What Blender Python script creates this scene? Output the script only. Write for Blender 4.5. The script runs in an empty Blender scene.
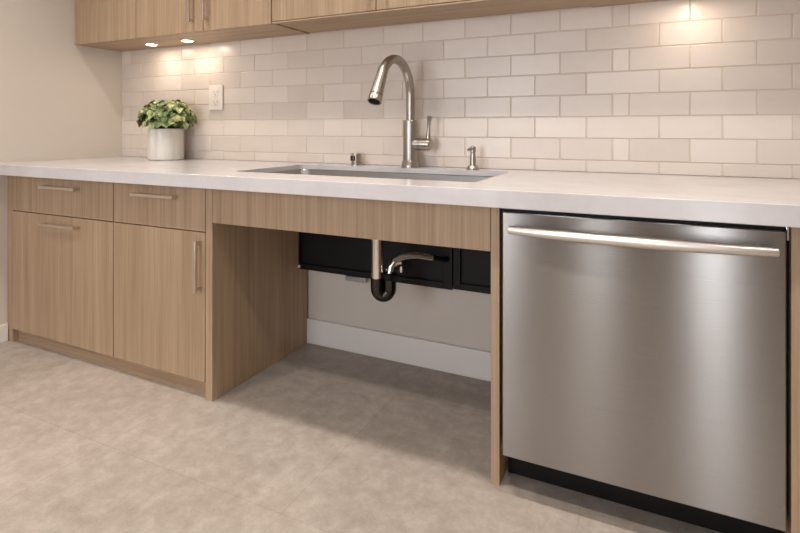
import bpy, bmesh, math, random
from mathutils import Vector, Matrix
R = random.Random(7)
SC = bpy.context.scene
COL = SC.collection
PI = math.pi

# ------------------------------------------------------------------ materials
def new_mat(name):
    m = bpy.data.materials.new(name); m.use_nodes = True
    nt = m.node_tree; b = nt.nodes['Principled BSDF']
    return m, nt, b

def srgb(r, g, b):
    f = lambda c: (c/255/12.92) if c/255 <= .04045 else ((c/255+.055)/1.055)**2.4
    return (f(r), f(g), f(b), 1)

def N(nt, t, **kw):
    n = nt.nodes.new(t)
    for k, v in kw.items():
        if k in n.inputs: n.inputs[k].default_value = v
        else: setattr(n, k, v)
    return n

def L(nt, a, b): nt.links.new(a, b)

def plain(name, col, rough=.5, metal=0, **kw):
    m, nt, b = new_mat(name)
    b.inputs['Base Color'].default_value = col
    b.inputs['Roughness'].default_value = rough
    b.inputs['Metallic'].default_value = metal
    for k, v in kw.items(): b.inputs[k].default_value = v
    return m

def coords(nt, scale, rnd=True):
    tc = N(nt, 'ShaderNodeTexCoord')
    out = tc.outputs['Object']
    if rnd:
        oi = N(nt, 'ShaderNodeObjectInfo')
        mul = N(nt, 'ShaderNodeVectorMath', operation='SCALE'); mul.inputs[0].default_value = (13.7, 7.3, 5.1)
        L(nt, oi.outputs['Random'], mul.inputs['Scale'])
        add = N(nt, 'ShaderNodeVectorMath', operation='ADD')
        L(nt, out, add.inputs[0]); L(nt, mul.outputs[0], add.inputs[1]); out = add.outputs[0]
    mp = N(nt, 'ShaderNodeMapping'); mp.inputs['Scale'].default_value = scale
    L(nt, out, mp.inputs['Vector'])
    return mp.outputs[0]

def ramp(nt, fac, stops):
    r = N(nt, 'ShaderNodeValToRGB')
    e = r.color_ramp.elements
    e[0].position, e[0].color = stops[0]; e[1].position, e[1].color = stops[-1]
    for p, c in stops[1:-1]:
        x = e.new(p); x.color = c
    L(nt, fac, r.inputs['Fac']); return r.outputs['Color']

def wood_mat(name, axis='z'):
    m, nt, b = new_mat(name)
    fine = {'z': (150, 150, 2.2), 'x': (2.2, 150, 150), 'y': (150, 2.2, 150)}[axis]
    broad = {'z': (22, 22, .55), 'x': (.55, 22, 22), 'y': (22, .55, 22)}[axis]
    n1 = N(nt, 'ShaderNodeTexNoise', Scale=1, Detail=5, Roughness=.65); L(nt, coords(nt, fine), n1.inputs['Vector'])
    n2 = N(nt, 'ShaderNodeTexNoise', Scale=1, Detail=3, Roughness=.6); L(nt, coords(nt, broad), n2.inputs['Vector'])
    c1 = ramp(nt, n1.outputs['Fac'], [(.3, srgb(136, 111, 87)), (.52, srgb(171, 146, 119)), (.72, srgb(190, 166, 139))])
    c2 = ramp(nt, n2.outputs['Fac'], [(.3, srgb(148, 123, 98)), (.5, srgb(169, 144, 117)), (.7, srgb(185, 161, 135))])
    mx = N(nt, 'ShaderNodeMix', data_type='RGBA'); mx.inputs['Factor'].default_value = .5
    L(nt, c1, mx.inputs['A']); L(nt, c2, mx.inputs['B'])
    L(nt, mx.outputs['Result'], b.inputs['Base Color'])
    b.inputs['Roughness'].default_value = .48
    b.inputs['Specular IOR Level'].default_value = .35
    bp = N(nt, 'ShaderNodeBump', Strength=.12, Distance=.002); L(nt, n1.outputs['Fac'], bp.inputs['Height'])
    L(nt, bp.outputs[0], b.inputs['Normal'])
    return m

def brushed(name, col, rough=.3, aniso=.85, scale=(3, 3, 420), bump=.03, tangent=None, comb=0):
    m, nt, b = new_mat(name)
    b.inputs['Metallic'].default_value = 1
    n = N(nt, 'ShaderNodeTexNoise', Scale=1, Detail=4, Roughness=.6); L(nt, coords(nt, scale), n.inputs['Vector'])
    c = ramp(nt, n.outputs['Fac'], [(.25, tuple(x*.99 for x in col[:3])+(1,)), (.75, tuple(min(1, x*1.01) for x in col[:3])+(1,))])
    L(nt, c, b.inputs['Base Color'])
    mr = N(nt, 'ShaderNodeMapRange'); mr.inputs['To Min'].default_value = rough*.93; mr.inputs['To Max'].default_value = rough*1.07
    L(nt, n.outputs['Fac'], mr.inputs['Value']); L(nt, mr.outputs[0], b.inputs['Roughness'])
    b.inputs['Anisotropic'].default_value = aniso
    if tangent == 'UV':
        t = N(nt, 'ShaderNodeTangent', direction_type='UV_MAP'); t.uv_map = 'grain'; L(nt, t.outputs[0], b.inputs['Tangent'])
    elif tangent:
        t = N(nt, 'ShaderNodeTangent', direction_type='RADIAL', axis=tangent); L(nt, t.outputs[0], b.inputs['Tangent'])
    if comb:      # brushing: the grain tips the surface up and down, never sideways
        n3 = N(nt, 'ShaderNodeTexNoise', Scale=1, Detail=2, Roughness=.5); L(nt, coords(nt, (3, 3, 4000)), n3.inputs['Vector'])
        sub = N(nt, 'ShaderNodeMath', operation='MULTIPLY_ADD'); sub.inputs[1].default_value = comb*2; sub.inputs[2].default_value = -comb
        L(nt, n3.outputs['Fac'], sub.inputs[0])
        cx = N(nt, 'ShaderNodeCombineXYZ'); L(nt, sub.outputs[0], cx.inputs['Z'])
        ge = N(nt, 'ShaderNodeNewGeometry')
        ad = N(nt, 'ShaderNodeVectorMath', operation='ADD'); L(nt, ge.outputs['Normal'], ad.inputs[0]); L(nt, cx.outputs[0], ad.inputs[1])
        nn = N(nt, 'ShaderNodeVectorMath', operation='NORMALIZE'); L(nt, ad.outputs[0], nn.inputs[0]); L(nt, nn.outputs[0], b.inputs['Normal'])
    if bump:
        bp = N(nt, 'ShaderNodeBump', Strength=bump, Distance=.001); L(nt, n.outputs['Fac'], bp.inputs['Height']); L(nt, bp.outputs[0], b.inputs['Normal'])
    return m

def emit(name, col, s):
    m, nt, b = new_mat(name)
    b.inputs['Base Color'].default_value = (.9, .9, .9, 1)
    b.inputs['Emission Color'].default_value = col; b.inputs['Emission Strength'].default_value = s
    return m

WOOD = wood_mat('rift_oak_vertical', 'z')
WOODX = wood_mat('rift_oak_lengthwise', 'x')
STEEL = brushed('brushed_stainless_door', (.305, .288, .27, 1), .28, 1.0, (2.5, 2.5, 700), 0, 'UV')
STEELB = brushed('brushed_stainless_basin', (.38, .375, .37, 1), .30, .0, (300, 3, 3), 0)
NICKEL = brushed('brushed_nickel', (.40, .362, .318, 1), .31, .3, (6, 6, 260), 0, 'Z')
PULL = brushed('satin_nickel_pull', (.68, .61, .54, 1), .36, .0, (80, 80, 80), 0)
CHROME = plain('polished_chrome', (.72, .72, .72, 1), .08, 1)
BLACK = plain('black_plastic', (.004, .004, .0045, 1), .5, 0, **{'Specular IOR Level': .25})
BLACKF = plain('black_powder_coat', (.005, .0045, .0045, 1), .5, 0, **{'Specular IOR Level': .25})
SLOT = plain('dark_recess', (.012, .011, .011, 1), .6)
WHITE = plain('white_switch_plastic', srgb(226, 218, 208), .35)
BASEB = plain('white_trim_paint', srgb(222, 217, 212), .4)
CEIL = plain('ceiling_white_paint', srgb(232, 228, 222), .8)
SOIL = plain('potting_soil', (.03, .02, .014, 1), .95)
STEM = plain('green_stem', (.09, .13, .04, 1), .6)
LENS = emit('lamp_lens', (1, .86, .68, 1), 14)
PLENS = emit('puck_lens', (1, .84, .62, 1), 25)

def paint(name, col, bump=.05):
    m, nt, b = new_mat(name)
    n = N(nt, 'ShaderNodeTexNoise', Scale=2.2, Detail=6, Roughness=.6); L(nt, coords(nt, (1, 1, 1), False), n.inputs['Vector'])
    c = ramp(nt, n.outputs['Fac'], [(.3, tuple(x*.99 for x in col[:3])+(1,)), (.7, tuple(x*1.02 for x in col[:3])+(1,))])
    L(nt, c, b.inputs['Base Color']); b.inputs['Roughness'].default_value = .7
    n2 = N(nt, 'ShaderNodeTexNoise', Scale=180, Detail=2); L(nt, coords(nt, (1, 1, 1), False), n2.inputs['Vector'])
    bp = N(nt, 'ShaderNodeBump', Strength=bump, Distance=.002); L(nt, n2.outputs['Fac'], bp.inputs['Height']); L(nt, bp.outputs[0], b.inputs['Normal'])
    return m
PAINT = paint('warm_white_wall_paint', srgb(202, 193, 183))

def tile_mat():
    m, nt, b = new_mat('glazed_handmade_tile')
    at = N(nt, 'ShaderNodeAttribute', attribute_name='tone')
    n = N(nt, 'ShaderNodeTexNoise', Scale=9, Detail=4, Roughness=.6); L(nt, coords(nt, (1, 1, 1.6), False), n.inputs['Vector'])
    mx = N(nt, 'ShaderNodeMath', operation='MULTIPLY_ADD'); mx.inputs[1].default_value = .35
    L(nt, n.outputs['Fac'], mx.inputs[0]); L(nt, at.outputs['Fac'], mx.inputs[2])
    c = ramp(nt, mx.outputs[0], [(.12, srgb(203, 191, 180)), (.55, srgb(215, 204, 194)), (1, srgb(225, 216, 207))])
    L(nt, c, b.inputs['Base Color'])
    b.inputs['Roughness'].default_value = .3
    b.inputs['Specular IOR Level'].default_value = .5
    n2 = N(nt, 'ShaderNodeTexNoise', Scale=16, Detail=2, Roughness=.45); L(nt, coords(nt, (1, 1, 1.3), False), n2.inputs['Vector'])
    bp = N(nt, 'ShaderNodeBump', Strength=.16, Distance=.004); L(nt, n2.outputs['Fac'], bp.inputs['Height']); L(nt, bp.outputs[0], b.inputs['Normal'])
    return m
TILE = tile_mat()
GROUT = plain('grout', srgb(206, 193, 180), .85)

def quartz_mat():
    m, nt, b = new_mat('white_quartz')
    n = N(nt, 'ShaderNodeTexNoise', Scale=5, Detail=8, Roughness=.7); L(nt, coords(nt, (1, 1, 1), False), n.inputs['Vector'])
    c = ramp(nt, n.outputs['Fac'], [(.3, srgb(190, 186, 187)), (.6, srgb(201, 198, 199))])
    L(nt, c, b.inputs['Base Color']); b.inputs['Roughness'].default_value = .2
    return m
QUARTZ = quartz_mat()

def floor_mat():
    m, nt, b = new_mat('stone_look_floor_tile')
    v = coords(nt, (1, 1, 1), False)
    n0 = N(nt, 'ShaderNodeTexNoise', Scale=2.2, Detail=5, Roughness=.6, Distortion=.2); L(nt, v, n0.inputs['Vector'])
    n1 = N(nt, 'ShaderNodeTexNoise', Scale=16, Detail=10, Roughness=.72, Distortion=.15); L(nt, v, n1.inputs['Vector'])
    n2 = N(nt, 'ShaderNodeTexNoise', Scale=160, Detail=3, Roughness=.7); L(nt, v, n2.inputs['Vector'])
    c0 = ramp(nt, n0.outputs['Fac'], [(.3, srgb(151, 140, 130)), (.7, srgb(184, 174, 164))])
    c1 = ramp(nt, n1.outputs['Fac'], [(.3, srgb(130, 118, 108)), (.5, srgb(168, 156, 146)), (.7, srgb(200, 191, 182))])
    c2 = ramp(nt, n2.outputs['Fac'], [(.3, srgb(140, 128, 117)), (.7, srgb(180, 168, 157))])
    m1 = N(nt, 'ShaderNodeMix', data_type='RGBA'); m1.inputs['Factor'].default_value = .55; L(nt, c0, m1.inputs['A']); L(nt, c1, m1.inputs['B'])
    m2 = N(nt, 'ShaderNodeMix', data_type='RGBA'); m2.inputs['Factor'].default_value = .22; L(nt, m1.outputs['Result'], m2.inputs['A']); L(nt, c2, m2.inputs['B'])
    # tile joints: brick texture without stagger
    mp = N(nt, 'ShaderNodeMapping'); mp.inputs['Location'].default_value = (-1.21, .355, 0)
    tc = N(nt, 'ShaderNodeTexCoord'); L(nt, tc.outputs['Object'], mp.inputs['Vector'])
    br = N(nt, 'ShaderNodeTexBrick', offset=0.0, squash=1.0)
    br.inputs['Scale'].default_value = 1; br.inputs['Mortar Size'].default_value = .002; br.inputs['Mortar Smooth'].default_value = .3
    br.inputs['Brick Width'].default_value = .72; br.inputs['Row Height'].default_value = .72
    br.inputs['Color1'].default_value = (.92, .92, .92, 1); br.inputs['Color2'].default_value = (1.06, 1.06, 1.06, 1); br.inputs['Mortar'].default_value = (.82, .82, .82, 1)
    L(nt, mp.outputs[0], br.inputs['Vector'])
    m3 = N(nt, 'ShaderNodeMix', data_type='RGBA', blend_type='MULTIPLY'); m3.inputs['Factor'].default_value = 1
    L(nt, m2.outputs['Result'], m3.inputs['A']); L(nt, br.outputs['Color'], m3.inputs['B'])
    L(nt, m3.outputs['Result'], b.inputs['Base Color'])
    b.inputs['Roughness'].default_value = .5; b.inputs['Specular IOR Level'].default_value = .4
    bp = N(nt, 'ShaderNodeBump', Strength=.15, Distance=.003); L(nt, n1.outputs['Fac'], bp.inputs['Height']); L(nt, bp.outputs[0], b.inputs['Normal'])
    return m
FLOOR = floor_mat()

def pot_mat():
    m, nt, b = new_mat('white_glazed_pot')
    n = N(nt, 'ShaderNodeTexNoise', Scale=1, Detail=4); L(nt, coords(nt, (40, 40, 4), False), n.inputs['Vector'])
    c = ramp(nt, n.outputs['Fac'], [(.3, srgb(206, 200, 190)), (.7, srgb(222, 217, 209))])
    L(nt, c, b.inputs['Base Color']); b.inputs['Roughness'].default_value = .4
    return m
POT = pot_mat()

def leaf_mat():
    m, nt, b = new_mat('variegated_shaded_leaf')
    at = N(nt, 'ShaderNodeAttribute', attribute_name='tone')
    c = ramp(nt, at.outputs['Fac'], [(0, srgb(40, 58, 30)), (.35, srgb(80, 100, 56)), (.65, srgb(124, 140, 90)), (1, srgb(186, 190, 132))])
    n = N(nt, 'ShaderNodeTexNoise', Scale=60, Detail=3); L(nt, coords(nt, (1, 1, 1), False), n.inputs['Vector'])
    c2 = ramp(nt, n.outputs['Fac'], [(.35, (.8, .8, .8, 1)), (.65, (1.1, 1.1, 1.05, 1))])
    mx = N(nt, 'ShaderNodeMix', data_type='RGBA', blend_type='MULTIPLY'); mx.inputs['Factor'].default_value = 1
    L(nt, c, mx.inputs['A']); L(nt, c2, mx.inputs['B']); L(nt, mx.outputs['Result'], b.inputs['Base Color'])
    b.inputs['Roughness'].default_value = .45
    return m
LEAF = leaf_mat()

def pane_mat():
    m, nt, b = new_mat('window_glass')
    nt.nodes.remove(b)
    t = N(nt, 'ShaderNodeBsdfTransparent'); g = N(nt, 'ShaderNodeBsdfGlossy', Roughness=.02)
    mx = N(nt, 'ShaderNodeMixShader'); mx.inputs[0].default_value = .07
    L(nt, t.outputs[0], mx.inputs[1]); L(nt, g.outputs[0], mx.inputs[2])
    L(nt, mx.outputs[0], nt.nodes['Material Output'].inputs['Surface'])
    return m
PANE = pane_mat()

# ------------------------------------------------------------------ geometry helpers
def wloc(o):
    v = Vector((0, 0, 0))
    while o: v += Vector(o.location); o = o.parent
    return v

def link(name, bm, mat, parent=None, smooth=20, origin=None):
    """bm is in world coordinates; the object's origin becomes its parent's (or `origin`)"""
    base = wloc(parent) if parent else Vector(origin or (0, 0, 0))
    bmesh.ops.translate(bm, vec=-base, verts=bm.verts)
    bmesh.ops.recalc_face_normals(bm, faces=bm.faces)
    me = bpy.data.meshes.new(name); bm.to_mesh(me); bm.free()
    me.materials.append(mat)
    if smooth:
        for p in me.polygons: p.use_smooth = True
        me.set_sharp_from_angle(angle=math.radians(smooth))
    o = bpy.data.objects.new(name, me); COL.objects.link(o)
    if parent: o.parent = parent
    else: o.location = base
    return o

def thing(name, label, cat, loc, group=None):
    o = bpy.data.objects.new(name, None); COL.objects.link(o)
    o.empty_display_size = .05; o.location = loc
    o['label'] = label; o['category'] = cat
    if group: o['group'] = group
    return o

def tag(o, label, cat, group=None):
    o['label'] = label; o['category'] = cat
    if group: o['group'] = group
    return o

def struct(o): o['kind'] = 'structure'; return o

def box(bm, x0, x1, y0, y1, z0, z1, bev=0, seg=2):
    r = bmesh.ops.create_cube(bm, size=1)
    vs = r['verts']
    for v in vs:
        v.co = Vector(((x0+x1)/2 + v.co.x*(x1-x0), (y0+y1)/2 + v.co.y*(y1-y0), (z0+z1)/2 + v.co.z*(z1-z0)))
    if bev:
        es = list({e for v in vs for e in v.link_edges})
        bmesh.ops.bevel(bm, geom=es, offset=bev, segments=seg, profile=.5, affect='EDGES')
    return bm

def bx(*a, **k):
    return box(bmesh.new(), *a, **k)

def lathe(bm, c, prof, axis=(0, 0, 1), seg=40, cap=True):
    """prof: list of (radius, distance along the axis)"""
    ax = Vector(axis).normalized()
    u = ax.orthogonal().normalized(); w = ax.cross(u)
    c = Vector(c); rings = []
    for r, h in prof:
        rings.append([bm.verts.new(c + ax*h + (u*math.cos(2*PI*i/seg) + w*math.sin(2*PI*i/seg))*r) for i in range(seg)])
    for a, b in zip(rings, rings[1:]):
        for i in range(seg):
            bm.faces.new((a[i], a[(i+1) % seg], b[(i+1) % seg], b[i]))
    if cap:
        bm.faces.new(rings[0][::-1]); bm.faces.new(rings[-1])
    return bm

def tube(bm, pts, rad, seg=24, cap=True):
    pts = [Vector(p) for p in pts]
    rads = rad if isinstance(rad, (list, tuple)) else [rad]*len(pts)
    t0 = (pts[1]-pts[0]).normalized(); u = t0.orthogonal().normalized(); rings = []
    for i, p in enumerate(pts):
        if i == 0: t = t0
        elif i == len(pts)-1: t = (pts[-1]-pts[-2]).normalized()
        else: t = ((pts[i+1]-p).normalized() + (p-pts[i-1]).normalized()).normalized()
        u = (u - t*u.dot(t)).normalized(); w = t.cross(u)
        rings.append([bm.verts.new(p + (u*math.cos(2*PI*k/seg) + w*math.sin(2*PI*k/seg))*rads[i]) for k in range(seg)])
    for a, b in zip(rings, rings[1:]):
        for k in range(seg):
            bm.faces.new((a[k], a[(k+1) % seg], b[(k+1) % seg], b[k]))
    if cap: bm.faces.new(rings[0][::-1]); bm.faces.new(rings[-1])
    return bm

def bool_cut(o, cutters):
    for bmc in cutters:
        bmesh.ops.recalc_face_normals(bmc, faces=bmc.faces)
        me = bpy.data.meshes.new('cut'); bmc.to_mesh(me); bmc.free()
        c = bpy.data.objects.new('cut', me); COL.objects.link(c)
        c.location = wloc(o)*0
        md = o.modifiers.new('cut', 'BOOLEAN'); md.operation = 'DIFFERENCE'; md.object = c; md.solver = 'EXACT'
        bpy.context.view_layer.update()
        dg = bpy.context.evaluated_depsgraph_get()
        ev = o.evaluated_get(dg)
        nm = bpy.data.meshes.new_from_object(ev)
        o.modifiers.remove(md); o.data = nm
        bpy.data.objects.remove(c)
    for p in o.data.polygons: p.use_smooth = True
    o.data.set_sharp_from_angle(angle=math.radians(20))
    return o

def rrect(x0, x1, y0, y1, r, n=8):
    pts = []
    for cx, cy, a0 in ((x1-r, y1-r, 0), (x0+r, y1-r, 90), (x0+r, y0+r, 180), (x1-r, y0+r, 270)):
        for i in range(n+1):
            a = math.radians(a0 + 90*i/n); pts.append((cx + r*math.cos(a), cy + r*math.sin(a)))
    return pts

def prism(bm, pts, z0, z1):
    a = [bm.verts.new((x, y, z0)) for x, y in pts]; b = [bm.verts.new((x, y, z1)) for x, y in pts]
    n = len(pts)
    for i in range(n): bm.faces.new((a[i], a[(i+1) % n], b[(i+1) % n], b[i]))
    bm.faces.new(a[::-1]); bm.faces.new(b)
    return bm

# ------------------------------------------------------------------ dimensions
XL = -.010            # left wall
XR = 5.2              # right wall
YF = -3.0             # wall opposite the counter
W = .615              # face of the tiles
WP = .622             # painted wall
H = 2.50
ZT, ZB = .8675, .8185 # worktop
YC = -.104            # worktop front edge
ZU = 1.488            # underside of wall cabinets
YU = .332             # front of wall cabinets
XE = 3.95             # end of the run

# ------------------------------------------------------------------ room
struct(link('floor', bx(XL-.1, XR+.1, YF-.1, WP+.1, -.1, 0), FLOOR, smooth=0))
struct(link('ceiling', bx(XL-.1, XR+.1, YF-.1, WP+.1, H, H+.1), CEIL, smooth=0))
wall_back = struct(link('wall_back', bx(XL-.1, XR+.1, WP, WP+.1, 0, H), PAINT, smooth=0))
struct(link('wall_left', bx(XL-.1, XL, YF, WP, 0, H), PAINT, smooth=0))
struct(link('wall_right', bx(XR, XR+.1, YF, WP, 0, H), PAINT, smooth=0))

WINS = [(3.08, 3.36, .06, 2.12), (2.29, 2.57, .75, 2.12), (.85, 1.85, .60, 1.85)]
bm = bmesh.new()
xs = [XL]
for a, b, _, _ in sorted(WINS): xs += [a, b]
xs.append(XR)
for i in range(0, len(xs), 2): box(bm, xs[i], xs[i+1], YF-.1, YF, 0, H)
for a, b, z0, z1 in WINS:
    box(bm, a, b, YF-.1, YF, 0, z0); box(bm, a, b, YF-.1, YF, z1, H)
struct(link('wall_front', bm, PAINT, smooth=0))
for i, (a, b, z0, z1) in enumerate(WINS):
    bm = bmesh.new(); t = .035
    box(bm, a, a+t, YF-.08, YF+.012, z0, z1); box(bm, b-t, b, YF-.08, YF+.012, z0, z1)
    box(bm, a+t, b-t, YF-.08, YF+.012, z0, z0+t); box(bm, a+t, b-t, YF-.08, YF+.012, z1-t, z1)
    w = struct(link('window_%d' % (i+1), bm, BASEB, smooth=0))
    link('window_pane', bx(a+t, b-t, YF-.052, YF-.046, z0+t, z1-t), PANE, w, smooth=0)
# baseboards
struct(link('baseboard_back', bx(XL+.015, XR, WP-.016, WP, 0, .118, bev=.003), BASEB))
struct(link('baseboard_left', bx(XL, XL+.014, YF, -.002, 0, .085, bev=.003), BASEB))

# tiled splashback: every tile a bevelled slab, all of them the wall's one tiled part
bm = bmesh.new()
tone = bm.faces.layers.float.new('tone_f')
rows = [ZT] + [.912 + .0828*k for k in range(8)]
G = .0017
for r in range(len(rows)-1):
    z0, z1 = rows[r], rows[r+1]
    long_row = (r % 2 == 0)
    right = [2.60, 2.848, 3.043, 3.239] if long_row else [2.504, 2.692, 2.749, 2.945, 3.142]
    j = list(right)
    while j[-1] < XE: j.append(j[-1] + .196)
    j[-1] = XE
    x = j[0]
    while x > XL:
        x -= .192 if x > 1.9 else .209
        j.insert(0, max(x, XL))
    if j[1] - j[0] < .012: j.pop(1)
    for a, b in zip(j, j[1:]):
        if b - a < .01: continue
        tb = bmesh.new()
        dz0 = G if r else .0005
        box(tb, a+G+R.uniform(-.0006, .0006), b-G+R.uniform(-.0006, .0006), W, WP, z0+dz0, z1-G, bev=.0022, seg=2)
        rx, rz = R.uniform(-.0025, .0025), R.uniform(-.0015, .0015)
        c = Vector(((a+b)/2, WP, (z0+z1)/2))
        for v in tb.verts:
            if v.co.y < WP-.001:
                v.co.y += (v.co.z-c.z)*rx + (v.co.x-c.x)*rz
        me = bpy.data.meshes.new('t'); tb.to_mesh(me); tb.free()
        k0 = len(bm.faces); bm.from_mesh(me); bpy.data.meshes.remove(me)
        bm.faces.ensure_lookup_table(); tv = .08 + R.random()*.42
        for f in bm.faces[k0:]: f[tone] = tv
tl = link('tile_backsplash', bm, TILE, wall_back)
a = tl.data.attributes.new('tone', 'FLOAT', 'FACE')
src = tl.data.attributes['tone_f']
for i in range(len(tl.data.polygons)): a.data[i].value = src.data[i].value
tl.data.attributes.remove(tl.data.attributes['tone_f'])
link('tile_grout', bx(XL, XE, W+.0022, WP, ZT, 1.56), GROUT, wall_back, smooth=0)

# ------------------------------------------------------------------ pulls
def pull_h(x0, x1, z, parent, y=0, out=.029, s=.0064):
    bm = bmesh.new()
    box(bm, x0, x1, y-out-s, y-out+s, z-s, z+s, bev=.0018)
    for x in (x0+.012, x1-.012): box(bm, x-s*.9, x+s*.9, y-out, y, z-s*.9, z+s*.9, bev=.001)
    return link('pull', bm, PULL, parent)

def pull_v(x, z0, z1, parent, y=0, out=.029, s=.0064):
    bm = bmesh.new()
    box(bm, x-s, x+s, y-out-s, y-out+s, z0, z1, bev=.0018)
    for z in (z0+.012, z1-.012): box(bm, x-s*.9, x+s*.9, y-out, y, z-s*.9, z+s*.9, bev=.001)
    return link('pull', bm, PULL, parent)

# ------------------------------------------------------------------ base units
def carcass(x0, x1, z0, z1, y0, y1, t=.016, back=True):
    bm = bmesh.new()
    box(bm, x0, x0+t, y0, y1, z0, z1); box(bm, x1-t, x1, y0, y1, z0, z1)
    box(bm, x0+t, x1-t, y0, y1, z0, z0+t); box(bm, x0+t, x1-t, y0, y1, z1-t, z1)
    box(bm, x0+t, x1-t, y1-t, y1, z0+t, z1-t)
    return bm

gp = link('end_panel', bx(XL+.0005, .0325, .001, WP-.016, 0, ZB-.0005, bev=.001), WOOD, origin=(.012, .3, 0))
tag(gp, 'narrow oak end panel between the left wall and the first base cabinet', 'panel', 'oak end panels of the counter')

YD0, YD1 = -.0005, .019
def base_unit(x0, x1, label, handle):
    t = thing('base_cabinet', label, 'cabinet', ((x0+x1)/2, .3, 0), 'drawer and door base cabinets')
    link('body', carcass(x0, x1, .066, ZB-.001, .021, WP-.02), WOOD, t, smooth=0)
    dw = link('drawer', bx(x0+.0016, x1-.0016, YD0, YD1, .6385, ZB-.0065, bev=.0012), WOOD, t)
    dr = link('door', bx(x0+.0016, x1-.0016, YD0, YD1, .064, .6345, bev=.0012), WOOD, t)
    for kind, a, b, c in handle(dw, dr): (pull_h if kind == 'h' else pull_v)(*a, b)
    link('toe_kick', bx(x0, x1, .026, .042, 0, .066), WOODX, t, smooth=0)
    return t
base_unit(.0345, .7655, 'oak base cabinet beside the left wall, its tall front with a horizontal pull',
          lambda dw, dr: [('h', (.297, .549, .7655), dw, 0), ('h', (.297, .549, .5955), dr, 0)])
base_unit(.7665, 1.2905, 'oak base cabinet with one drawer and a vertical pull on its door',
          lambda dw, dr: [('h', (.914, 1.150, .7645), dw, 0), ('v', (1.2685, .409, .608), dr, 0)])

gp2 = link('end_panel', bx(1.2925, 1.3265, -.001, WP-.0165, 0, ZB-.0005, bev=.001), WOOD, origin=(1.31, .3, 0))
tag(gp2, 'oak end panel forming the left side of the open knee space', 'panel', 'oak end panels of the counter')
ap = link('sink_apron', bx(1.3266, 2.4029, 0, .02, .6755, ZB-.0008, bev=.001), WOOD, origin=(1.86, .01, .6755))
tag(ap, 'long oak apron panel across the knee space below the sink', 'panel')
gp3 = link('end_panel', bx(2.4030, 2.4285, .004, WP-.0165, 0, ZB-.0005, bev=.001), WOOD, origin=(2.415, .3, 0))
tag(gp3, 'oak end panel between the open knee space and the dishwasher', 'panel', 'oak end panels of the counter')
t = thing('base_cabinet', 'oak cabinet at the right edge, beyond the dishwasher', 'cabinet', (3.52, .3, 0))
link('body', carcass(3.113, XE, .064, ZB-.001, .001, WP-.02, .02), WOOD, t, smooth=0)
dr = link('door', bx(3.1155+.035, XE-.002, -.018, 0, .066, ZB-.0065, bev=.0012), WOOD, t)
pull_v(XE-.05, .5, .68, dr, y=-.018)
link('face_frame', bx(3.113, 3.1485, -.018, .0005, 0, ZB-.002, bev=.001), WOOD, t)
link('toe_kick', bx(3.1485, XE, .04, .056, 0, .064), WOODX, t, smooth=0)

# ------------------------------------------------------------------ worktop with sink cut-out
SX0, SX1, SY0, SY1 = 1.372, 2.338, .062, .500
bm = bx(XL+.0005, XE+.02, YC, W-.0005, ZB, ZT, bev=.0022, seg=2)
ct = link('countertop', bm, QUARTZ)
bool_cut(ct, [prism(bmesh.new(), rrect(SX0, SX1, SY0, SY1, .022), ZB-.05, ZT+.05),
              bx(SX0-.06, SX1+.06, SY0-.055, SY1+.06, ZB-.05, ZT-.02)])
tag(ct, 'long white quartz countertop running over all base cabinets and the dishwasher', 'countertop')

# sink: undermount basin with rolled corners
sk = thing('kitchen_sink', 'stainless undermount sink set into the white countertop', 'sink', (1.855, .28, ZB-.19))
bm = bmesh.new()
def ring(x0, x1, y0, y1, r, z): return [bm.verts.new((x, y, z)) for x, y in rrect(x0, x1, y0, y1, r, 8)]
e = .004; zt = ZT-.0206
rs = [ring(SX0-.02, SX1+.02, SY0-.02, SY1+.02, .03, zt-.0025),
      ring(SX0-.02, SX1+.02, SY0-.02, SY1+.02, .03, zt),
      ring(SX0-e, SX1+e, SY0-e, SY1+e, .05, zt),
      ring(SX0-e+.002, SX1+e-.002, SY0-e+.002, SY1+e-.002, .05, zt-.004),
      ring(SX0, SX1, SY0, SY1, .052, zt-.125),
      ring(SX0+.01, SX1-.01, SY0+.01, SY1-.01, .06, zt-.145),
      ring(SX0+.035, SX1-.035, SY0+.035, SY1-.035, .06, zt-.154)]
n = len(rs[0])
for a, b in zip(rs, rs[1:]):
    for i in range(n): bm.faces.new((a[i], a[(i+1) % n], b[(i+1) % n], b[i]))
bm.faces.new(rs[-1])
basin = link('basin', bm, STEELB, sk, smooth=50)
DX, DY = 1.866, .31
link('drain_strainer', lathe(bmesh.new(), (DX, DY, zt-.1535), [(.052, 0), (.05, .003), (.04, .002), (.038, .001)]), CHROME, sk)

# ------------------------------------------------------------------ faucet
fx, fy = 1.8985, .55
fc = thing('kitchen_faucet', 'tall brushed nickel gooseneck faucet with side lever behind the sink', 'faucet', (fx, fy, ZT))
link('base_flange', lathe(bmesh.new(), (fx, fy, ZT), [(.039, 0), (.039, .008), (.0375, .014), (.0345, .026), (.0315, .03)]), NICKEL, fc)
link('valve_body', lathe(bmesh.new(), (fx, fy, ZT), [(.0315, .02), (.0315, .196), (.030, .2), (.018, .2005)]), NICKEL, fc)
cy, cz, ra = fy-.14, 1.170, .14
pts = [(fx, fy, ZT+.19), (fx, fy, 1.10), (fx, fy, 1.14)]
for i in range(0, 151, 6):
    a = math.radians(i); pts.append((fx, cy + ra*math.cos(a), cz + ra*math.sin(a)))
a = math.radians(150); P0 = Vector((fx, cy + ra*math.cos(a), cz + ra*math.sin(a))); T = Vector((0, -.5, -.866))
pts.append(tuple(P0 + T*.012))
link('spout_tube', tube(bmesh.new(), pts, .0185, 28), NICKEL, fc)
sp = link('spray_head', lathe(bmesh.new(), P0 - T*.01, [(.0187, -.02), (.0202, -.012), (.0208, .02), (.0232, .07), (.0255, .105), (.025, .1055)], T, 36, False), NICKEL, fc)
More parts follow.
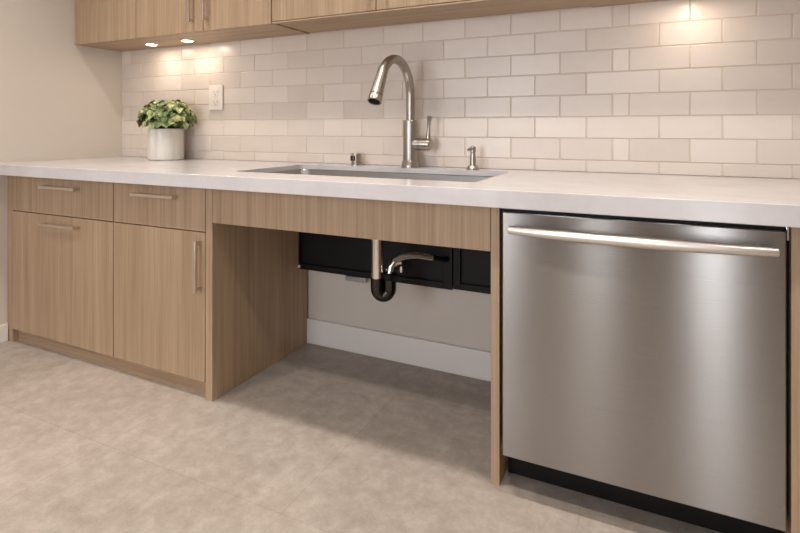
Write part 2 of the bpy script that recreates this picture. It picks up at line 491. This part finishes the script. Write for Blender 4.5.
link('joint_ring', lathe(bmesh.new(), P0 + T*.0955, [(.0248, 0), (.0248, .004)], T, 36, False), SLOT, sp)
link('spray_nozzle', lathe(bmesh.new(), P0 + T*.0985, [(.0255, 0), (.0262, .004), (.0264, .023), (.0255, .027), (.022, .0275), (.0215, .024)], T, 36), NICKEL, sp)
link('nozzle_face', lathe(bmesh.new(), P0 + T*.1225, [(.021, 0), (.02, .0012)], T, 32), BLACK, sp)
hz = .966
hub = link('handle_hub', lathe(bmesh.new(), (fx, fy, hz), [(.026, .0), (.026, .082), (.0245, .09), (.018, .096)], (1, 0, 0), 36), NICKEL, fc)
link('hub_ring', lathe(bmesh.new(), (fx+.045, fy, hz), [(.0264, 0), (.0264, .002)], (1, 0, 0), 36, False), SLOT, hub)
lv = [(fx+.080, fy, hz+.018), (fx+.082, fy, hz+.04), (fx+.085, fy-.002, hz+.075), (fx+.088, fy-.004, hz+.104), (fx+.091, fy-.005, hz+.118)]
link('lever', tube(bmesh.new(), lv, [.0115, .0088, .0072, .0095, .0115], 20), NICKEL, fc)

# ------------------------------------------------------------------ small fittings
ax, ay = 1.618, .575
ag = thing('air_gap_cap', 'short brushed nickel air gap cap left of the faucet base', 'air gap', (ax, ay, ZT))
link('base_flange', lathe(bmesh.new(), (ax, ay, ZT), [(.0265, 0), (.0265, .004), (.024, .006)]), NICKEL, ag)
cp = link('cap', lathe(bmesh.new(), (ax, ay, ZT), [(.0225, .005), (.0225, .05), (.021, .053), (.016, .0545)]), NICKEL, ag)
bm = bmesh.new()
box(bm, ax-.017, ax-.006, ay-.0235, ay-.016, ZT+.02, ZT+.043)
box(bm, ax-.001, ax+.006, ay-.0240, ay-.016, ZT+.02, ZT+.043)
link('vent_slots', bm, SLOT, cp, smooth=0)

dx, dy = 2.176, .545
sd = thing('soap_dispenser', 'small brushed nickel soap dispenser right of the faucet', 'soap dispenser', (dx, dy, ZT))
link('base_flange', lathe(bmesh.new(), (dx, dy, ZT), [(.026, 0), (.026, .005), (.0225, .009), (.0205, .014), (.019, .016)]), NICKEL, sd)
link('pump_stem', lathe(bmesh.new(), (dx, dy, ZT), [(.0125, .015), (.0115, .05), (.0095, .068), (.0115, .07), (.0115, .09), (.009, .093)]), NICKEL, sd)
link('spout', tube(bmesh.new(), [(dx, dy, ZT+.083), (dx-.004, dy-.014, ZT+.0835), (dx-.008, dy-.026, ZT+.082), (dx-.0095, dy-.031, ZT+.078)], [.0062, .0056, .005, .0048], 24), NICKEL, sd)

# outlet
ol = thing('wall_outlet', 'white duplex wall outlet on the tiles right of the plant', 'outlet', (.738, W, 1.197))
plate = bx(.689, .787, W-.0085, W-.0005, 1.131, 1.263, bev=.003)
link('plate', plate, WHITE, ol)
for zc in (1.222, 1.172):
    bm = bmesh.new(); prism(bm, rrect(.719, .757, zc-.018, zc+.018, .009, 5), 0, .0025)
    for v in bm.verts: v.co = Vector((v.co.x, W-.0085 - v.co.z, v.co.y))
    rc = link('receptacle', bm, WHITE, ol)
    bm = bmesh.new()
    box(bm, .7290, .7310, W-.0115, W-.0105, zc-.003, zc+.008); box(bm, .7450, .7470, W-.0115, W-.0105, zc-.002, zc+.007)
    lathe(bm, (.738, W-.0105, zc-.010), [(.003, 0), (.003, .001)], (0, -1, 0), 12)
    link('pin_slots', bm, SLOT, rc, smooth=0)
link('plate_screw', lathe(bmesh.new(), (.738, W-.0084, 1.197), [(.0034, 0), (.0025, .0012)], (0, -1, 0), 14), WHITE, ol)

# ------------------------------------------------------------------ potted plant
px_, py_ = .507, .49
pl = thing('potted_plant', 'leafy green plant in a white cylindrical pot on the counter', 'plant', (px_, py_, ZT))
ph = .165; pr = .0885
link('pot', lathe(bmesh.new(), (px_, py_, ZT), [(pr-.006, 0), (pr, .006), (pr, ph-.004), (pr-.002, ph), (pr-.008, ph), (pr-.009, ph-.02), (pr-.012, .012)], seg=56), POT, pl)
link('soil', lathe(bmesh.new(), (px_, py_, ZT+ph-.03), [(pr-.0095, 0), (pr-.0095, .012), (.03, .018)], seg=40), SOIL, pl)
stems = bmesh.new(); lv = bmesh.new(); tl_ = lv.faces.layers.float.new('tone_f')
def leaf(c, nrm, tip, ln, wd, tn):
    nrm = nrm.normalized(); t = (tip - nrm*tip.dot(nrm)).normalized(); s = t.cross(nrm)
    nu, nv = 7, 4; g = []
    ph_ = R.uniform(0, 6)
    for i in range(nu+1):
        u = i/nu; prof = math.sin(PI*min(1, .06+u*.94))**.62 * (1-.18*u)
        row = []
        for k in range(-nv, nv+1):
            v = k/nv
            ruf = .10*math.sin(ph_+u*13)*abs(v)**2
            co = c + t*(ln*(u + .05*math.sin(u*20+ph_)*abs(v))) + s*(wd*prof*v*(1+.07*math.sin(u*18))) + nrm*(wd*(.38*v*v*prof + ruf*prof) - ln*.42*u*u)
            co.y = min(co.y, W-.006-R.random()*.002)
            if co.z < ZT+.012: co.z = ZT+.012
            row.append(lv.verts.new(co))
        g.append(row)
    for i in range(nu):
        for k in range(2*nv):
            f = lv.faces.new((g[i][k], g[i][k+1], g[i+1][k+1], g[i+1][k]))
            f[tl_] = max(0, min(1, tn + .16*(abs(k-nv+.5)/nv) + R.uniform(-.04, .04)))
fz = ZT+ph+.004
NL = 680
for i in range(NL):
    q = (i+.5)/NL
    el = math.asin(-.2 + 1.18*q) if -.2+1.18*q < 1 else PI/2
    az = i*2.39996 + R.uniform(-.3, .3)
    d = Vector((math.cos(el)*math.cos(az), math.cos(el)*math.sin(az), math.sin(el)))
    rr = R.uniform(.70, 1.04)
    c = Vector((px_+.008 + d.x*.172*rr, py_ + d.y*.130*rr, fz+.044 + d.z*.118*rr))
    nrm = Vector((d.x*.8, d.y*.8, d.z*.7+.55)) + Vector((R.uniform(-.4, .4), R.uniform(-.4, .4), R.uniform(-.2, .3)))
    tip = Vector((d.x, d.y, -.1 + .3*d.z)) + Vector((R.uniform(-.7, .7), R.uniform(-.7, .7), R.uniform(-.35, .35)))
    sz = R.uniform(.8, 1.2)
    leaf(c - d*.018, nrm, tip, .029*sz, .0155*sz, R.choice([.25, .4, .55, .7, .85]) * (.35 + .65*min(1, max(0, (rr-.66)/.25))))  # random variegation; inner leaves darker, shade of the gaps painted into their tone
    if i % 4 == 0:
        b0 = Vector((px_ + d.x*.03, py_ + d.y*.03, ZT+ph-.02))
        tube(stems, [b0, (b0+c)/2 + Vector((0, 0, .012)), c - d*.016], [.0028, .0023, .0014], 6)
link('stems', stems, STEM, pl)
lo = link('foliage', lv, LEAF, pl, smooth=60)
at = lo.data.attributes.new('tone', 'FLOAT', 'FACE'); src = lo.data.attributes['tone_f']
for i in range(len(lo.data.polygons)): at.data[i].value = src.data[i].value
lo.data.attributes.remove(lo.data.attributes['tone_f'])

# ------------------------------------------------------------------ dishwasher
wx0, wx1 = 2.4465, 3.1015
dwr = thing('dishwasher', 'stainless steel dishwasher with a bar handle under the right end of the countertop', 'dishwasher', ((wx0+wx1)/2, .28, 0))
link('tub', bx(wx0-.012, wx1+.0085, .004, .56, .118, ZB-.012, bev=.002), BLACKF, dwr)
bm = bx(wx0, wx1, -.033, .003, .1145, .7985, bev=.003)
door = link('door', bm, STEEL, dwr)
me = door.data
uv = me.uv_layers.new(name='grain')
for lp in me.loops:
    co = me.vertices[lp.vertex_index].co
    uv.data[lp.index].uv = (co.z, co.x)          # tangent runs up the door, the brushing runs across it
link('control_strip', bx(wx0+.004, wx1-.004, -.012, .0035, .7985, .8065), BLACK, dwr, smooth=0)
link('toe_panel', bx(wx0-.01, wx1+.008, .072, .086, .004, .118), BLACKF, dwr, smooth=0)
link('latch_bracket', bx(wx1+.0025, wx1+.008, -.018, .0, .775, .812, bev=.001), CHROME, dwr)
hx0, hx1, hz = 2.474, 3.079, .7545
bm = bmesh.new(); ps, rd = [], []
for i in range(33):
    u = i/32; ps.append((hx0 + (hx1-hx0)*u, -.062 - .022*math.sin(PI*u)**.8, hz + .001))
    rd.append(.0118 + .0032*math.sin(PI*u))
tube(bm, ps, rd, 32)
hd = link('handle', bm, brushed('handle_steel', (.80, .76, .71, 1), .38, .0, (3, 300, 300), .0), door)
for x in (hx0+.03, hx1-.03):
    link('handle_mount', lathe(bmesh.new(), (x, -.032, hz), [(.0105, 0), (.009, .012), (.009, .036)], (0, -1, 0), 20), PULL, hd)

# ------------------------------------------------------------------ under the sink
def access_panel(x0, x1, z0, z1, label, stile_l=.03, stile_r=.03):
    t = thing('access_panel', label, 'panel', ((x0+x1)/2, .56, z0), 'black panels behind the sink plumbing')
    link('panel_board', bx(x0+.004, x1-.004, .549, .6045, z0+.004, z1-.002), BLACK, t, smooth=0)
    bm = bmesh.new(); y0, y1 = .5355, .5495
    box(bm, x0, x0+stile_l, y0, y1, z0, z1, bev=.0015); box(bm, x1-stile_r, x1, y0, y1, z0, z1, bev=.0015)
    box(bm, x0+stile_l, x1-stile_r, y0, y1, z0, z0+.026, bev=.0015)
    box(bm, x0+stile_l, x1-stile_r, y0, y1, z1-.026, z1, bev=.0015)
    link('panel_frame', bm, BLACKF, t)
    return t
t = access_panel(1.3275, 2.0905, .3745, .622, 'wide black panel on the wall behind the sink drain', .006, .036)
link('fixing_screw', lathe(bmesh.new(), (1.3335, .536, .387), [(.007, 0), (.007, .006), (.004, .010)], (0, -1, 0), 24), WHITE, t)
access_panel(2.0955, 2.4015, .3795, .622, 'narrow black framed panel beside the dishwasher side of the knee space', .030, .030)

tz = .452
tr = thing('drain_trap', 'chrome and black sink drain trap hanging in the knee space', 'drain trap', (DX, DY, tz))
link('tailpiece', lathe(bmesh.new(), (DX, DY, 0), [(.0225, tz-.002), (.0225, .606), (.028, .606), (.028, .66), (.034, ZT-.0206-.1545)]), brushed('satin_drain_pipe', (.74, .71, .67, 1), .22, .0, (4, 4, 200), .01), tr)
BCH = plain('black_chrome_bend', (.05, .047, .044, 1), .12, 1)
ud = Vector((.9, .43, 0)).normalized(); rb = .0245
pts = []
c0 = Vector((DX, DY, tz-.035)) + ud*rb
pts.append(Vector((DX, DY, tz+.004)))
for i in range(0, 181, 10):
    a = math.radians(180+i); pts.append(c0 + ud*(rb*math.cos(a)) + Vector((0, 0, rb*1.2*math.sin(a))))
e1 = c0 + ud*rb + Vector((0, 0, .045)); pts.append(e1)
link('trap_bend', tube(bmesh.new(), pts, .0255, 28), BCH, tr)
link('slip_nut', lathe(bmesh.new(), e1 - Vector((0, 0, .012)), [(.028, 0), (.0295, .004), (.0295, .02), (.026, .024)], seg=10), BLACK, tr)
arm = [e1 + Vector((0, 0, .008)), e1 + Vector((.002, .004, .034)), e1 + Vector((.012, .016, .056)), e1 + Vector((.032, .034, .069)), e1 + Vector((.058, .055, .074)),
       e1 + Vector((.085, .077, .073))]
w1 = Vector((2.068, .518, .500))
arm += [arm[-1].lerp(w1, .35), arm[-1].lerp(w1, .5)]
link('trap_arm', tube(bmesh.new(), arm, .0128, 20), CHROME, tr)
link('wall_pipe', tube(bmesh.new(), [arm[-1], arm[-1].lerp(w1, .5), w1, w1 + Vector((.002, .0140, 0))], .0105, 24), BLACK, tr)

sv = thing('shutoff_valve', 'small chrome shutoff valve on the black panel just behind the trap', 'valve', (1.85, .535, .455))
link('valve_body', lathe(bmesh.new(), (1.847, .5485, .460), [(.024, 0), (.024, .004), (.014, .006), (.014, .034), (.017, .036), (.017, .048)], (0, -1, 0), 24), BLACK, sv)
link('valve_lever', tube(bmesh.new(), [(1.812, .495, .436), (1.840, .493, .453), (1.874, .491, .472), (1.888, .491, .476)], [.0065, .007, .0075, .0085], 24), CHROME, sv)
link('outlet_nut', lathe(bmesh.new(), (1.874, .51, .428), [(.009, 0), (.0105, .004), (.0105, .026), (.008, .03)], (0, 0, 1), 8), CHROME, sv)
mb = thing('wall_bracket', 'small grey metal bracket under the black panel, left of the trap', 'bracket', (1.635, .57, .355))
link('bracket_plate', bx(1.585, 1.69, .532, .556, .3525, .3735, bev=.003), plain('zinc_plate', (.34, .34, .34, 1), .4, .6), mb)
link('bracket_arm', bx(1.62, 1.655, .556, WP-.0005, .356, .3705, bev=.002), plain('zinc_arm', (.3, .3, .3, 1), .45, .6), mb)

# ------------------------------------------------------------------ wall cabinets
ZTOP = 2.30
def wall_unit(x0, x1, doors, label, zb=ZU, filler=None, side_over=0):
    t = thing('wall_cabinet', label, 'cabinet', ((x0+x1)/2, .47, zb), 'oak wall cabinets over the counter')
    link('body', carcass(x0, x1, ZU + (.006 if zb > ZU + .003 else 0), ZTOP, YU+.0205, W-.001, .018), WOODX, t, smooth=0)
    if filler: link('filler_strip', bx(x0, filler-.0012, YU, YU+.02, ZU, ZTOP, bev=.0008), WOOD, t)
    for a, b, hx in doors:
        d = link('door', bx(a+.0019, b-.0019, YU-.0005, YU+.0195, zb, ZTOP, bev=.0012), WOOD, t)
        if hx: pull_v(hx, zb+.042, zb+.26, d, y=YU)
    if zb > ZU + .003:
        link('light_rail', bx(x0, x1, YU+.001, YU+.02, ZU, zb-.0022, bev=.001), WOODX, t)
    return t
wall_unit(XL+.001, 1.3335, [(.028, .478, None), (.478, .935, .872), (.935, 1.3335, .963)],
          'oak wall cabinet in the left corner with three doors and lamps beneath', filler=.028)
wall_unit(1.3355, 2.6195, [(1.3355, 1.8495, 1.825), (1.8495, 2.2345, 1.9), (2.2345, 2.6195, 2.575)],
          'oak wall cabinet above the sink with no lamps beneath', zb=1.4965)
wall_unit(2.6215, XE, [(2.6215, 3.285, 3.24), (3.285, XE, 3.33)], 'oak wall cabinet above the dishwasher at the right')

# ------------------------------------------------------------------ lamps
def area(name, loc, size, power, col, rot=(0, 0, 0), shape='DISK', sy=None, parent=None, spread=None):
    l = bpy.data.lights.new(name, 'AREA'); l.shape = shape; l.size = size; l.energy = power; l.color = col
    if sy: l.size_y = sy
    if spread: l.spread = spread
    o = bpy.data.objects.new(name, l); COL.objects.link(o)
    o.rotation_euler = rot
    if parent: o.parent = parent; o.location = Vector(loc) - wloc(parent)
    else: o.location = loc
    return o

def downlight(x, y, label, power=14, col=(1, .92, .84)):
    t = thing('ceiling_downlight', label, 'ceiling light', (x, y, H-.004), 'recessed ceiling downlights')
    link('trim_ring', lathe(bmesh.new(), (x, y, H-.0005), [(.092, 0), (.092, -.004), (.074, -.006), (.071, -.003)], seg=36), BASEB, t)
    link('lens', lathe(bmesh.new(), (x, y, H-.003), [(.071, 0), (.069, -.002)], seg=32), LENS, t)
    area('downlight_lamp', (x, y, H-.012), .11, power, col, parent=t, spread=math.radians(112))
DL = [(.75, -.36, 'downlight nearest the left corner, above the counter edge'), (1.95, -.36, 'downlight above the sink, in the row by the counter'),
      (3.15, -.36, 'downlight above the dishwasher, in the row by the counter')]
for x, y, lb in DL: downlight(x, y, lb, 7.6)
for x, y, lb in [(.9, -1.1, 'downlight over the open floor, nearest the left wall'), (2.4, -1.1, 'downlight over the open floor, middle of its row'),
                 (3.9, -1.1, 'downlight over the open floor, nearest the right wall')]: downlight(x, y, lb, 7.2)

def puck(x, y, label, power=.7):
    t = thing('puck_light', label, 'cabinet light', (x, y, ZU), 'puck lights under the wall cabinets')
    link('puck_ring', lathe(bmesh.new(), (x, y, ZU-.0003), [(.034, 0), (.034, -.003), (.027, -.005)], seg=32), PULL, t)
    link('puck_lens', lathe(bmesh.new(), (x, y, ZU-.0052), [(.0268, 0), (.025, -.0012)], seg=28), PLENS, t)
    area('puck_lamp', (x, y, ZU-.009), .045, power, (1, .84, .68), parent=t)
puck(.395, .49, 'lit puck light under the left wall cabinet, nearer the corner')
puck(.667, .485, 'lit puck light under the left wall cabinet, nearer the outlet')
puck(2.95, .49, 'puck light under the wall cabinet above the dishwasher', .5)

# daylight through the windows
for i, (a, b, z0, z1) in enumerate(WINS):
    area('window_daylight', ((a+b)/2, YF-.06, (z0+z1)/2), b-a-.08, (14, 9, 36)[i], (.91, .94, 1), (math.radians(90), 0, 0), 'RECTANGLE', z1-z0-.08)

wd = bpy.data.worlds.new('World'); SC.world = wd; wd.use_nodes = True
bg = wd.node_tree.nodes['Background']; bg.inputs['Color'].default_value = (.8, .88, 1, 1); bg.inputs['Strength'].default_value = .6

# ------------------------------------------------------------------ camera
cam = bpy.data.cameras.new('camera'); co = bpy.data.objects.new('camera', cam); COL.objects.link(co)
co.location = (2.827968, -1.493184, 1.031136)
co.rotation_euler = (math.radians(90), 0, .4468)
cam.sensor_width = 36; cam.sensor_fit = 'HORIZONTAL'
cam.lens = 528.0/800*36; cam.shift_y = -(266.5-128.82)/800
cam.clip_start = .02
SC.camera = co
SC.view_settings.view_transform = 'Standard'; SC.view_settings.look = 'None'
SC.view_settings.exposure = -.08; SC.view_settings.gamma = 1; SC.view_settings.use_curve_mapping = False
SC.cycles.use_denoising = True
SC.cycles.max_bounces = 10; SC.cycles.diffuse_bounces = 6
